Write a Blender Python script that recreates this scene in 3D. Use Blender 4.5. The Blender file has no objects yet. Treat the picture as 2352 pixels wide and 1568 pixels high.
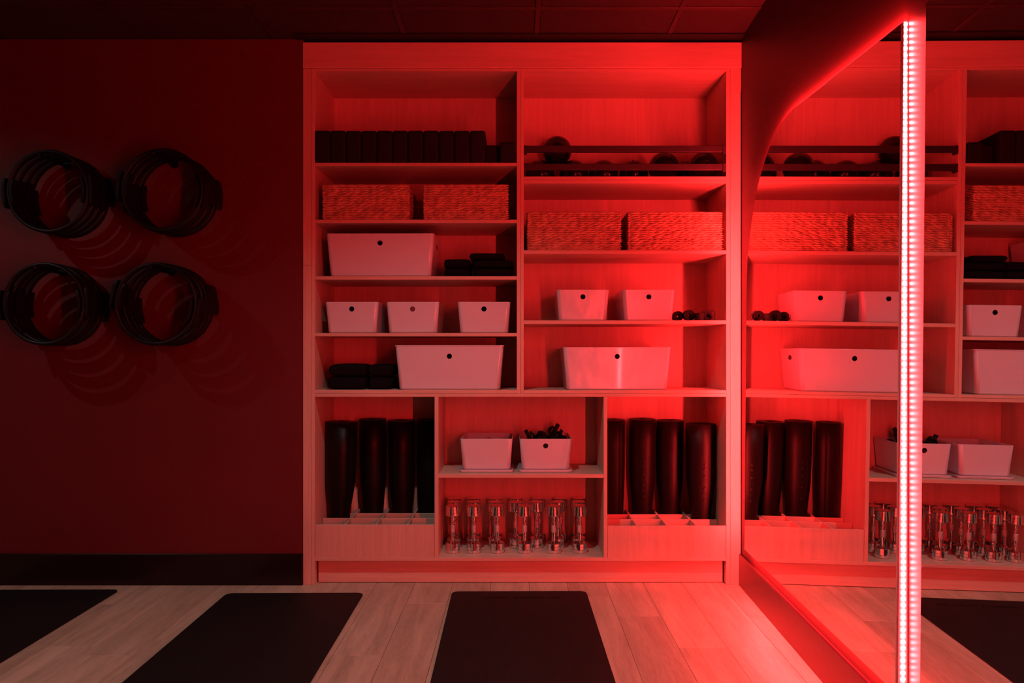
import bpy, bmesh, math, random
from mathutils import Vector, Matrix

# ------------------------------------------------------------------ camera, world, lights, exposure
SC = bpy.context.scene
COL = SC.collection
FPX, DIST, HC = 1700.0, 3.65, 1.14        # focal length in px of a 2352 px frame, camera to cabinet, camera height
VPX, VPY = 1187.0, 812.0
cam = bpy.data.cameras.new('camera')
cam.sensor_width = 36.0
cam.lens = 36.0 * FPX / 2352.0
cam.shift_x = -(VPX - 1176.0) / 2352.0
cam.shift_y = (VPY - 784.0) / 2352.0
cam.clip_start = 0.02
camo = bpy.data.objects.new('camera', cam)
COL.objects.link(camo)
camo.location = (0, -DIST, HC)
camo.rotation_euler = (math.pi / 2, 0, 0)
SC.camera = camo

SC.view_settings.view_transform = 'Standard'
SC.view_settings.look = 'None'
SC.view_settings.gamma = 1.0
SC.view_settings.use_curve_mapping = False
SC.view_settings.exposure = 0.0
SC.cycles.sample_clamp_indirect = 4.0
SC.cycles.adaptive_threshold = 0.05
SC.cycles.adaptive_min_samples = 16
SC.cycles.max_bounces = 6
SC.cycles.diffuse_bounces = 3
SC.cycles.glossy_bounces = 4

W = bpy.data.worlds.new('world')
SC.world = W
W.use_nodes = True
W.node_tree.nodes['Background'].inputs[0].default_value = (1.0, 0.75, 0.72, 1)
W.node_tree.nodes['Background'].inputs[1].default_value = 0.002

LED_COLOR = (1.0, 0.0235, 0.0260)
LED_POWER = 3700.0
DOWN_POWER = 70.0


def downlight(x, y, power, z=2.655, deg=120):
    l = bpy.data.lights.new('ceiling_downlight', 'SPOT')
    l.energy = power
    l.color = (1.0, 0.86, 0.76)
    l.spot_size = math.radians(deg)
    l.spot_blend = 1.0
    l.shadow_soft_size = 0.018
    o = bpy.data.objects.new('ceiling_downlight', l)
    COL.objects.link(o)
    o.location = (x, y, z)
    return o


downlight(-3.02, -1.20, DOWN_POWER * 0.46, deg=150)
downlight(-0.30, -1.30, DOWN_POWER * 0.95)

random.seed(7)
S0 = FPX / DIST


def Xc(px): return (px - VPX) / S0
def Zc(py): return HC - (py - VPY) / S0
def Xat(px, y): return (px - VPX) * (DIST + y) / FPX
def Zat(py, y): return HC - (py - VPY) * (DIST + y) / FPX


# ------------------------------------------------------------------ materials
def newmat(name):
    m = bpy.data.materials.new(name)
    m.use_nodes = True
    nt = m.node_tree
    return m, nt, nt.nodes['Principled BSDF']


def plain(name, col, rough=0.5, metal=0.0, spec=0.5, coat=0.0, bump=0.0, bscale=200.0, bdist=0.002):
    m, nt, b = newmat(name)
    b.inputs['Base Color'].default_value = (*col, 1)
    b.inputs['Roughness'].default_value = rough
    b.inputs['Metallic'].default_value = metal
    b.inputs['Specular IOR Level'].default_value = spec
    b.inputs['Coat Weight'].default_value = coat
    b.inputs['Coat Roughness'].default_value = 0.05
    if bump:
        tc = nt.nodes.new('ShaderNodeTexCoord')
        n = nt.nodes.new('ShaderNodeTexNoise')
        n.inputs['Scale'].default_value = bscale
        n.inputs['Detail'].default_value = 3
        nt.links.new(tc.outputs['Object'], n.inputs['Vector'])
        bp = nt.nodes.new('ShaderNodeBump')
        bp.inputs['Strength'].default_value = bump
        bp.inputs['Distance'].default_value = bdist
        nt.links.new(n.outputs['Fac'], bp.inputs['Height'])
        nt.links.new(bp.outputs['Normal'], b.inputs['Normal'])
    return m


def wood(name, scale, c_dark, c_light, rough, vary=0.0, contrast=0.35, coarse=2.2):
    m, nt, b = newmat(name)
    L = nt.links
    tc = nt.nodes.new('ShaderNodeTexCoord')
    oi = nt.nodes.new('ShaderNodeObjectInfo')
    mul = nt.nodes.new('ShaderNodeMath'); mul.operation = 'MULTIPLY'; mul.inputs[1].default_value = 37.0
    L.new(oi.outputs['Random'], mul.inputs[0])
    add = nt.nodes.new('ShaderNodeVectorMath'); add.operation = 'ADD'
    L.new(tc.outputs['Object'], add.inputs[0])
    L.new(mul.outputs[0], add.inputs[1])
    mp = nt.nodes.new('ShaderNodeMapping')
    mp.inputs['Scale'].default_value = scale
    L.new(add.outputs[0], mp.inputs['Vector'])
    n1 = nt.nodes.new('ShaderNodeTexNoise')
    n1.inputs['Scale'].default_value = coarse; n1.inputs['Detail'].default_value = 6; n1.inputs['Distortion'].default_value = 0.9
    L.new(mp.outputs[0], n1.inputs['Vector'])
    n2 = nt.nodes.new('ShaderNodeTexNoise')
    n2.inputs['Scale'].default_value = coarse * 9; n2.inputs['Detail'].default_value = 4
    L.new(mp.outputs[0], n2.inputs['Vector'])
    mx = nt.nodes.new('ShaderNodeMix'); mx.data_type = 'FLOAT'
    mx.inputs[0].default_value = contrast
    L.new(n1.outputs['Fac'], mx.inputs[2]); L.new(n2.outputs['Fac'], mx.inputs[3])
    rp = nt.nodes.new('ShaderNodeValToRGB')
    rp.color_ramp.elements[0].position = 0.3; rp.color_ramp.elements[0].color = (*c_dark, 1)
    rp.color_ramp.elements[1].position = 0.68; rp.color_ramp.elements[1].color = (*c_light, 1)
    L.new(mx.outputs[0], rp.inputs[0])
    out = rp.outputs[0]
    if vary:
        hsv = nt.nodes.new('ShaderNodeHueSaturation')
        mr = nt.nodes.new('ShaderNodeMapRange')
        mr.inputs['To Min'].default_value = 1 - vary; mr.inputs['To Max'].default_value = 1 + vary
        L.new(oi.outputs['Random'], mr.inputs['Value'])
        L.new(mr.outputs[0], hsv.inputs['Value'])
        L.new(out, hsv.inputs['Color'])
        out = hsv.outputs[0]
    L.new(out, b.inputs['Base Color'])
    b.inputs['Roughness'].default_value = rough
    bp = nt.nodes.new('ShaderNodeBump')
    bp.inputs['Strength'].default_value = 0.12; bp.inputs['Distance'].default_value = 0.001
    L.new(n2.outputs['Fac'], bp.inputs['Height'])
    L.new(bp.outputs['Normal'], b.inputs['Normal'])
    return m


OAK_D, OAK_L = (0.50, 0.35, 0.29), (0.64, 0.455, 0.385)
M_WV = wood('oak_laminate_upright', (16, 16, 1.0), OAK_D, OAK_L, 0.5)
M_WH = wood('oak_laminate_level', (1.0, 16, 16), OAK_D, OAK_L, 0.5)
M_FLOOR = wood('oak_floor', (9, 0.9, 9), (0.34, 0.25, 0.19), (0.58, 0.44, 0.345), 0.42, vary=0.12)
M_SUB = plain('floor_joint', (0.5, 0.42, 0.36), 0.8)
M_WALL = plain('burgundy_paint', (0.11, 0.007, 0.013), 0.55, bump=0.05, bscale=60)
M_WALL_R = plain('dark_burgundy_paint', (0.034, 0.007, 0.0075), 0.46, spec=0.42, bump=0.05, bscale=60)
M_CEIL = plain('black_ceiling', (0.024, 0.009, 0.011), 0.85, bump=0.3, bscale=150)
M_GRID = plain('black_ceiling_grid', (0.034, 0.014, 0.015), 0.5)
M_SHADE_STRIP = plain('shade_strip_black', (0.004, 0.004, 0.005), 0.7)  # shade colour for the ceiling strip over the shelving
M_BASE = plain('black_baseboard', (0.010, 0.004, 0.006), 0.3, spec=0.35)
M_BASE_R = M_BASE
M_BIN = plain('white_plastic', (0.60, 0.62, 0.72), 0.22, coat=0.6, bump=1.0, bscale=4.5, bdist=0.008)
M_BLACK = plain('black_foam', (0.006, 0.005, 0.006), 0.75, spec=0.3, bump=0.25, bscale=500)
M_TOWEL = plain('black_towel', (0.005, 0.005, 0.006), 0.95, spec=0.1, bump=0.6, bscale=700)
M_MAT = plain('black_mat_rubber', (0.006, 0.0045, 0.005), 0.6, spec=0.25, bump=0.15, bscale=600)
M_PRINT = plain('black_print', (0.0015, 0.002, 0.002), 0.7, spec=0.1)
M_ROLL = plain('black_rolled_mat', (0.004, 0.0035, 0.004), 0.45, spec=0.18)
M_MARK = plain('grey_print', (0.016, 0.012, 0.013), 0.5, spec=0.2)
M_BALL = plain('black_vinyl', (0.007, 0.005, 0.006), 0.16, spec=0.5)
M_RAIL = plain('dark_metal_rail', (0.030, 0.018, 0.026), 0.42, metal=0.2)
M_CHROME = plain('chrome', (0.86, 0.86, 0.88), 0.10, metal=1.0)
M_GRIP = plain('knurled_steel', (0.72, 0.72, 0.74), 0.38, metal=1.0, bump=0.8, bscale=900)
M_RUB = plain('black_rubber', (0.003, 0.0034, 0.0042), 0.5, spec=0.35)
M_PAD = plain('black_pad', (0.0025, 0.0025, 0.003), 0.6, spec=0.3)
M_MIRROR = plain('mirror_silver', (0.93, 0.93, 0.93), 0.0, metal=1.0)
M_GEDGE = plain('glass_edge', (0.75, 0.72, 0.74), 0.25)
M_PCB = plain('led_tape', (0.8, 0.75, 0.72), 0.4)
M_DARK = plain('dark_slab', (0.05, 0.04, 0.045), 0.6)

def led_mat(name, k):
    m, nt, b = newmat(name)
    b.inputs['Base Color'].default_value = (0.8, 0.3, 0.3, 1)
    b.inputs['Emission Color'].default_value = (*LED_COLOR, 1)
    b.inputs['Emission Strength'].default_value = LED_POWER * k
    return m


M_LED = led_mat('red_led', 1.0)
M_LED_C = led_mat('red_led_bright', 2.0)

# seagrass: strand-to-strand colour from noise
M_SEA, nt, b = newmat('seagrass')
tc = nt.nodes.new('ShaderNodeTexCoord')
n = nt.nodes.new('ShaderNodeTexNoise'); n.inputs['Scale'].default_value = 30; n.inputs['Detail'].default_value = 5
nt.links.new(tc.outputs['Object'], n.inputs['Vector'])
rp = nt.nodes.new('ShaderNodeValToRGB')
rp.color_ramp.elements[0].position = 0.3; rp.color_ramp.elements[0].color = (0.33, 0.20, 0.13, 1)
rp.color_ramp.elements[1].position = 0.62; rp.color_ramp.elements[1].color = (0.62, 0.42, 0.27, 1)
nt.links.new(n.outputs['Fac'], rp.inputs[0])
nt.links.new(rp.outputs[0], b.inputs['Base Color'])
b.inputs['Roughness'].default_value = 0.55


# ------------------------------------------------------------------ helpers
def link(name, me, mat, parent=None, loc=None):
    o = bpy.data.objects.new(name, me)
    COL.objects.link(o)
    if mat is not None and not me.materials:
        me.materials.append(mat)
    if parent is not None:
        o.parent = parent
    if loc is not None:
        o.location = loc
    return o


def pymesh(name, v, f, smooth=False):
    me = bpy.data.meshes.new(name)
    me.from_pydata([tuple(p) for p in v], [], f)
    me.update()
    if smooth:
        me.polygons.foreach_set('use_smooth', [True] * len(me.polygons))
    return me


def bm_done(bm, name, smooth=False):
    me = bpy.data.meshes.new(name)
    bm.normal_update()
    bm.to_mesh(me)
    bm.free()
    if smooth:
        me.polygons.foreach_set('use_smooth', [True] * len(me.polygons))
    return me


def box_mesh(x0, x1, y0, y1, z0, z1, bev=0.001, seg=1, name='box'):
    bm = bmesh.new()
    bmesh.ops.create_cube(bm, size=1.0)
    bmesh.ops.scale(bm, vec=(x1 - x0, y1 - y0, z1 - z0), verts=bm.verts)
    bmesh.ops.translate(bm, vec=((x0 + x1) / 2, (y0 + y1) / 2, (z0 + z1) / 2), verts=bm.verts)
    if bev:
        bmesh.ops.bevel(bm, geom=list(bm.edges), offset=bev, segments=seg, profile=0.5, affect='EDGES')
    return bm_done(bm, name)


def box(name, x0, x1, y0, y1, z0, z1, mat, parent=None, bev=0.001):
    return link(name, box_mesh(x0, x1, y0, y1, z0, z1, bev, name=name), mat, parent)


def lathe(profile, seg=28, name='lathe', cap=True):
    v, f = [], []
    n = len(profile)
    for i, (r, z) in enumerate(profile):
        for k in range(seg):
            a = 2 * math.pi * k / seg
            v.append((r * math.cos(a), r * math.sin(a), z))
    for i in range(n - 1):
        for k in range(seg):
            k2 = (k + 1) % seg
            f.append((i * seg + k, i * seg + k2, (i + 1) * seg + k2, (i + 1) * seg + k))
    if cap:
        f.append(tuple(range(seg - 1, -1, -1)))
        f.append(tuple((n - 1) * seg + k for k in range(seg)))
    me = pymesh(name, v, f, True)
    me.polygons.foreach_set('use_smooth', [len(p.vertices) == 4 for p in me.polygons])
    me.set_sharp_from_angle(angle=math.radians(32))
    return me


def tube_mesh(pts, r, seg=8, closed=False, name='tube', sx=1.0, sz=1.0):
    v, f = [], []
    P = [Vector(p) for p in pts]
    n = len(P)
    up = Vector((0, 0, 1))
    prev = None
    for i in range(n):
        if closed:
            t = (P[(i + 1) % n] - P[i - 1]).normalized()
        else:
            t = (P[min(i + 1, n - 1)] - P[max(i - 1, 0)]).normalized()
        a = prev if prev is not None else (t.orthogonal())
        a = (a - a.dot(t) * t).normalized()
        prev = a
        c = t.cross(a)
        for k in range(seg):
            w = 2 * math.pi * k / seg
            v.append(P[i] + r * (math.cos(w) * sx * a + math.sin(w) * sz * c))
    m = n if closed else n - 1
    for i in range(m):
        j = (i + 1) % n
        for k in range(seg):
            k2 = (k + 1) % seg
            f.append((i * seg + k, i * seg + k2, j * seg + k2, j * seg + k))
    if not closed:
        f.append(tuple(range(seg - 1, -1, -1)))
        f.append(tuple((n - 1) * seg + k for k in range(seg)))
    return pymesh(name, v, f, True)


def ribbon_mesh(pts, wdir, width, thick, name='ribbon'):
    """flat band along pts; wdir = direction of its width at each point"""
    v, f = [], []
    n = len(pts)
    for i in range(n):
        p = Vector(pts[i])
        t = (Vector(pts[min(i + 1, n - 1)]) - Vector(pts[max(i - 1, 0)])).normalized()
        w = Vector(wdir[i] if isinstance(wdir, list) else wdir)
        w = (w - w.dot(t) * t).normalized()
        nn = t.cross(w)
        for a, c in ((-1, -1), (1, -1), (1, 1), (-1, 1)):
            v.append(p + w * a * width / 2 + nn * c * thick / 2)
    for i in range(n - 1):
        for k in range(4):
            k2 = (k + 1) % 4
            f.append((i * 4 + k, i * 4 + k2, (i + 1) * 4 + k2, (i + 1) * 4 + k))
    f.append((3, 2, 1, 0)); f.append(tuple((n - 1) * 4 + k for k in range(4)))
    return pymesh(name, v, f)


def spiral_roll(r_in, r_out, h, turns, flare=1.0, steps=18, name='roll', fill=0.86):
    v, f = [], []
    N = int(turns * steps)
    pitch = (r_out - r_in) / turns
    th = pitch * fill
    zs = [q * h for q in (0, 0.15, 0.245, 0.33, 0.42, 0.52, 0.75, 1.0)]
    for i in range(N + 1):
        a = 2 * math.pi * i / steps
        r = r_in + (r_out - r_in) * i / N
        for s in (-1, 1):
            for z in zs:
                q = min(1.0, max(0.0, (z / h - 0.22) / 0.36))
                k = 1 + (flare - 1) * (0.82 * q * q * (3 - 2 * q) + 0.18 * z / h)
                rr = (r + s * th / 2) * k
                v.append((rr * math.cos(a), rr * math.sin(a), z))
    M = len(zs)
    for i in range(N):
        b0, b1 = i * 2 * M, (i + 1) * 2 * M
        for z in range(M - 1):
            f.append((b0 + z, b0 + z + 1, b1 + z + 1, b1 + z))                       # inner
            f.append((b0 + M + z, b1 + M + z, b1 + M + z + 1, b0 + M + z + 1))       # outer
        f.append((b0, b1, b1 + M, b0 + M))
        f.append((b0 + M - 1, b0 + 2 * M - 1, b1 + 2 * M - 1, b1 + M - 1))
    for b0, rev in ((0, False), (N * 2 * M, True)):
        for z in range(M - 1):
            q = (b0 + z, b0 + M + z, b0 + M + z + 1, b0 + z + 1)
            f.append(q[::-1] if rev else q)
    return pymesh(name, v, f, True)


def thing(name, label, cat, loc=(0, 0, 0), rot=(0, 0, 0), group=None):
    o = bpy.data.objects.new(name, None)
    o.empty_display_size = 0.05
    COL.objects.link(o)
    o.location = loc
    o.rotation_euler = rot
    return tag(o, label, cat, group)


def tag(o, label, cat, group=None):
    o['label'] = label
    o['category'] = cat
    if group:
        o['group'] = group
    return o


def copy_tree(src, parent=None):
    c = src.copy()
    COL.objects.link(c)
    if parent is not None:
        c.parent = parent
    for ch in src.children:
        copy_tree(ch, c)
    return c


def structure(o):
    o['kind'] = 'structure'
    return o


def stuff(o):
    o['kind'] = 'stuff'
    return o


# ------------------------------------------------------------------ the room
ROOM_L, ROOM_F, CEIL_Z = -4.7, -5.7, 2.692
DEPTH = 0.392                                   # inside depth of the shelving


def wall_x(y): return 1.108 + 0.032 * y          # the right-hand wall is a little out of square


floor = structure(box('floor', ROOM_L - 0.1, 1.25, ROOM_F - 0.1, 0.6, -0.06, -0.0105, M_SUB, bev=0))
PW, PL = 0.189, 1.22
X_SEAM = Xc(599)
ends = {-2: -0.853, -4: -0.28, 3: -0.853, 4: -0.268, 8: -0.177, 9: -0.436, 10: -0.78}
i0 = math.floor((ROOM_L - X_SEAM) / PW)
for i in range(i0, 14):
    x0 = X_SEAM + i * PW
    x1 = x0 + PW
    if x0 > 1.12:
        break
    e = ends.get(i, -random.random() * PL)
    y = e + PL * 2
    pieces = []
    while y > ROOM_F:
        ya, yb = max(y - PL, ROOM_F), min(y, 0.42)
        if yb - ya > 0.02:
            pieces.append((ya, yb))
        y -= PL
    for ya, yb in pieces:
        xe = min(x1, 1.13)
        box('plank', x0 + 0.0006, xe - 0.0006, ya + 0.0006, yb - 0.0006, -0.0105, 0, M_FLOOR, floor, bev=0.0008)

ceiling = structure(box('ceiling', ROOM_L - 0.1, 1.25, ROOM_F - 0.1, 0.6, CEIL_Z + 0.012, CEIL_Z + 0.08, M_CEIL, bev=0))
TP = 0.645
tx0, ty0 = 0.097, -0.317
tile_me = box_mesh(0.012, TP - 0.012, 0.012, TP - 0.012, 0.004, 0.014, 0.003, name='ceiling_tile')
nx0, nx1 = -8, 2
ny0, ny1 = -9, 1
for i in range(nx0, nx1):
    for j in range(ny0, ny1):
        link('ceiling_tile', tile_me, M_CEIL, ceiling, (tx0 + i * TP, ty0 + j * TP, CEIL_Z))
for i in range(nx0, nx1 + 1):
    x = tx0 + i * TP
    if x < 1.1:
        box('grid_bar', x - 0.012, x + 0.012, ROOM_F, 0.4, CEIL_Z, CEIL_Z + 0.012, M_GRID, ceiling, bev=0.001)
for j in range(ny0, ny1 + 1):
    y = ty0 + j * TP
    box('grid_bar', ROOM_L, 1.10, y - 0.012, y + 0.012, CEIL_Z - 0.0005, CEIL_Z + 0.012, M_GRID, ceiling, bev=0.001)

CAB_L, CAB_R = Xc(696), Xc(1701.5)
structure(box('wall_back', ROOM_L, CAB_L - 0.001, 0.004, 0.2, 0, CEIL_Z, M_WALL, bev=0.001))
structure(box('wall_recess', CAB_L - 0.001, 1.25, 0.46, 0.56, 0, CEIL_Z + 0.02, M_WALL, bev=0))
structure(box('baseboard_back', ROOM_L, CAB_L - 0.002, -0.008, 0.004, 0, 0.155, M_BASE, bev=0.002))
structure(box('shade_strip_1', CAB_L - 0.03, CAB_R + 0.003, -0.06, 0.4, CEIL_Z - 0.004, CEIL_Z - 0.0008, M_SHADE_STRIP, bev=0))  # black strip standing in for the shadowed ceiling band above the shelving
# right wall, in its own slightly skewed line
yA, yB = 0.56, ROOM_F
v = [(wall_x(yA), yA, 0), (wall_x(yB), yB, 0), (wall_x(yB) + 0.1, yB, 0), (wall_x(yA) + 0.1, yA, 0)]
v += [(x, y, CEIL_Z + 0.012) for x, y, z in v]
FB = [(3, 2, 1, 0), (4, 5, 6, 7), (0, 1, 5, 4), (1, 2, 6, 5), (2, 3, 7, 6), (3, 0, 4, 7)]
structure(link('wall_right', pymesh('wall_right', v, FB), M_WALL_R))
yA, yB = -0.003, ROOM_F
t = 0.013
prof = [(0, 0.0), (t, 0.0), (t, 0.150), (t - 0.004, 0.155), (0, 0.155)]
v = [(wall_x(yA) - d, yA, z) for d, z in prof] + [(wall_x(yB) - d, yB, z) for d, z in prof]
n5 = 5
f = [tuple(range(n5)), tuple(range(2 * n5 - 1, n5 - 1, -1))]
f += [(k, n5 + k, n5 + (k + 1) % n5, (k + 1) % n5) for k in range(n5)]
bb = pymesh('baseboard_right', v, f)
bm = bmesh.new(); bm.from_mesh(bb); bmesh.ops.recalc_face_normals(bm, faces=bm.faces); bm.to_mesh(bb); bm.free()
structure(link('baseboard_right', bb, M_BASE_R))
structure(box('wall_left', ROOM_L - 0.1, ROOM_L, ROOM_F, 0.2, 0, CEIL_Z, M_WALL, bev=0))
structure(box('wall_front', ROOM_L, 1.2, ROOM_F - 0.1, ROOM_F, 0, CEIL_Z, M_WALL, bev=0))

# ------------------------------------------------------------------ shelving unit
cab = thing('shelving_unit', 'tall built-in light oak shelving unit with cubbies against the back wall', 'shelving unit', (0, 0, 0))
xL, xR = Xc(723), Xc(1668)                       # clear opening
xD0, xD1 = Xc(1187), Xc(1203)
zTop = Zc(98)
zRail = Zc(157)
zIn = Zc(163)
box('back_panel', xL - 0.015, xR + 0.02, DEPTH, DEPTH + 0.012, 0.0, zRail, M_WV, cab)
box('header', CAB_L, CAB_R + 0.003, -0.004, 0.02, zRail + 0.0012, zTop, M_WH, cab)
box('top_panel', xL, xR, 0.0, DEPTH, zIn, zRail, M_WH, cab)
box('side_panel', Xc(715.5), xL, 0.0, DEPTH, 0.0, zRail, M_WV, cab)
box('side_panel', xR, Xc(1677), 0.0, DEPTH, 0.0, zRail, M_WV, cab)
box('filler_strip', CAB_L, Xc(715.5) - 0.001, 0.001, 0.02, 0.0, Zc(610), M_WV, cab)
box('filler_strip', CAB_L, Xc(715.5) - 0.001, 0.001, 0.02, Zc(610) + 0.0008, zRail, M_WV, cab)
box('filler_strip', Xc(1677) + 0.001, CAB_R, 0.001, 0.02, 0.0, Zc(209), M_WV, cab)
box('filler_strip', Xc(1677) + 0.001, CAB_R + 0.002, 0.001, 0.02, Zc(209) + 0.0008, zRail, M_WV, cab)
box('divider', xD0, (xD0 + xD1) / 2 - 0.0004, 0.0, DEPTH, Zc(903), zIn, M_WV, cab)
box('divider', (xD0 + xD1) / 2 + 0.0004, xD1, 0.0, DEPTH, Zc(903), zIn, M_WV, cab)


def shelf(xa, xb, pa, pb, d=DEPTH):
    box('shelf', xa, xb, 0.0, d, Zc(pb), Zc(pa), M_WH, cab)


for a, c in ((373.5, 381), (504, 512), (634, 642), (764.5, 772)):
    shelf(xL, xD0, a, c)
for a, c in ((405, 412.6), (413.2, 421), (574.5, 583), (735.5, 744)):
    shelf(xD1, xR, a, c)
shelf(xL, xD0, 895.5, 902.6)
shelf(xD1, xR, 896, 902.6)
shelf(xL, xR, 903.2, 911)
xM0, xM1 = Xc(998), Xc(1007)
xN0, xN1 = Xc(1386.5), Xc(1395)
zBase = Zc(1280)
box('divider', xM0, xM1, 0.0, DEPTH, zBase, Zc(911), M_WV, cab)
box('divider', xN0, xN1, 0.0, DEPTH, zBase, Zc(911), M_WV, cab)
D_MID = 0.348
box('back_panel', xM1, xN0, D_MID, D_MID + 0.012, zBase, Zc(911), M_WV, cab)
shelf(xM1, xN0, 1088.5, 1097, D_MID)
shelf(xL, xR, 1280, 1288)
kick = box('kick_board', xL + 0.008, xR - 0.008, 0.035, 0.052, 0.003, Zc(1288) - 0.0005, M_WH, cab)


def mat_crate(xa, xb, ztop, slats_px, cross_y):
    fr = box('mat_crate', xa + 0.0012, xb - 0.0012, 0.001, 0.016, zBase, ztop, M_WV, cab)
    for cy in cross_y:
        box('slat', xa + 0.002, xb - 0.002, cy, cy + 0.009, zBase, ztop, M_WH, fr)
    for px in slats_px:
        x = Xc(px)
        box('slat', x - 0.0045, x + 0.0045, 0.017, DEPTH - 0.002, zBase, ztop + 0.0005, M_WH, fr)


mat_crate(xL, xM0, Zc(1205), (790, 863, 935), (0.146, 0.262))
mat_crate(xN1, xR, Zc(1208), (1464, 1534, 1602), (0.146, 0.262))
# ball guard rails in the upper right bay
for pa, pb in ((333.5, 348.5), (375.2, 390)):
    r = box('guard_rail', Xc(1209.5), Xc(1661), 0.004, 0.022, Zc(pb), Zc(pa), M_RAIL, cab, bev=0.002)
    for xa, xb in ((Xc(1203) + 0.0005, Xc(1210)), (Xc(1660.5), xR - 0.0005)):
        box('bracket', xa, xb, 0.0, 0.030, Zc(pb + 4), Zc(pa), M_RAIL, r, bev=0.001)

# ------------------------------------------------------------------ lit mirrors on the right wall
NRM = Vector((-1, 0.030, 0.0086)).normalized()
UU = Vector((-0.030, -1, 0)); UU = (UU - UU.dot(NRM) * NRM).normalized()
VV = NRM.cross(UU)
if VV.z < 0:
    VV = -VV
MO = Vector((1.080, 0, HC))


def catmull(P, sub=6):
    out = []
    for i in range(len(P) - 1):
        p0, p1, p2, p3 = P[max(i - 1, 0)], P[i], P[i + 1], P[min(i + 2, len(P) - 1)]
        for k in range(sub):
            t = k / sub
            out.append(tuple(0.5 * ((2 * p1[c]) + (-p0[c] + p2[c]) * t + (2 * p0[c] - 5 * p1[c] + 4 * p2[c] - p3[c]) * t * t
                                    + (-p0[c] + 3 * p1[c] - 3 * p2[c] + p3[c]) * t ** 3) for c in (0, 1)))
    out.append(P[-1])
    return out


arch = [(0.180, 0.27), (0.186, 0.40), (0.208, 0.50), (0.262, 0.622), (0.325, 0.727), (0.394, 0.797), (0.478, 0.858),
        (0.555, 0.897), (0.650, 0.930), (0.765, 0.943), (0.885, 0.937), (1.063, 0.926), (1.264, 0.915), (1.465, 0.903), (1.652, 0.893)]
outlineA = [(0.180, -0.918), (0.180, -0.5), (0.180, 0.0)] + catmull(arch) + [(1.652, -0.918)]
outlineB = [(1.778, -0.918), (1.778, 0.888), (1.95, 0.868), (2.51, 0.845), (3.08, 0.868), (3.249, 0.888), (3.249, -0.918)]
outlineC = [(5.027 - u, v) for u, v in outlineA][::-1]


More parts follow.
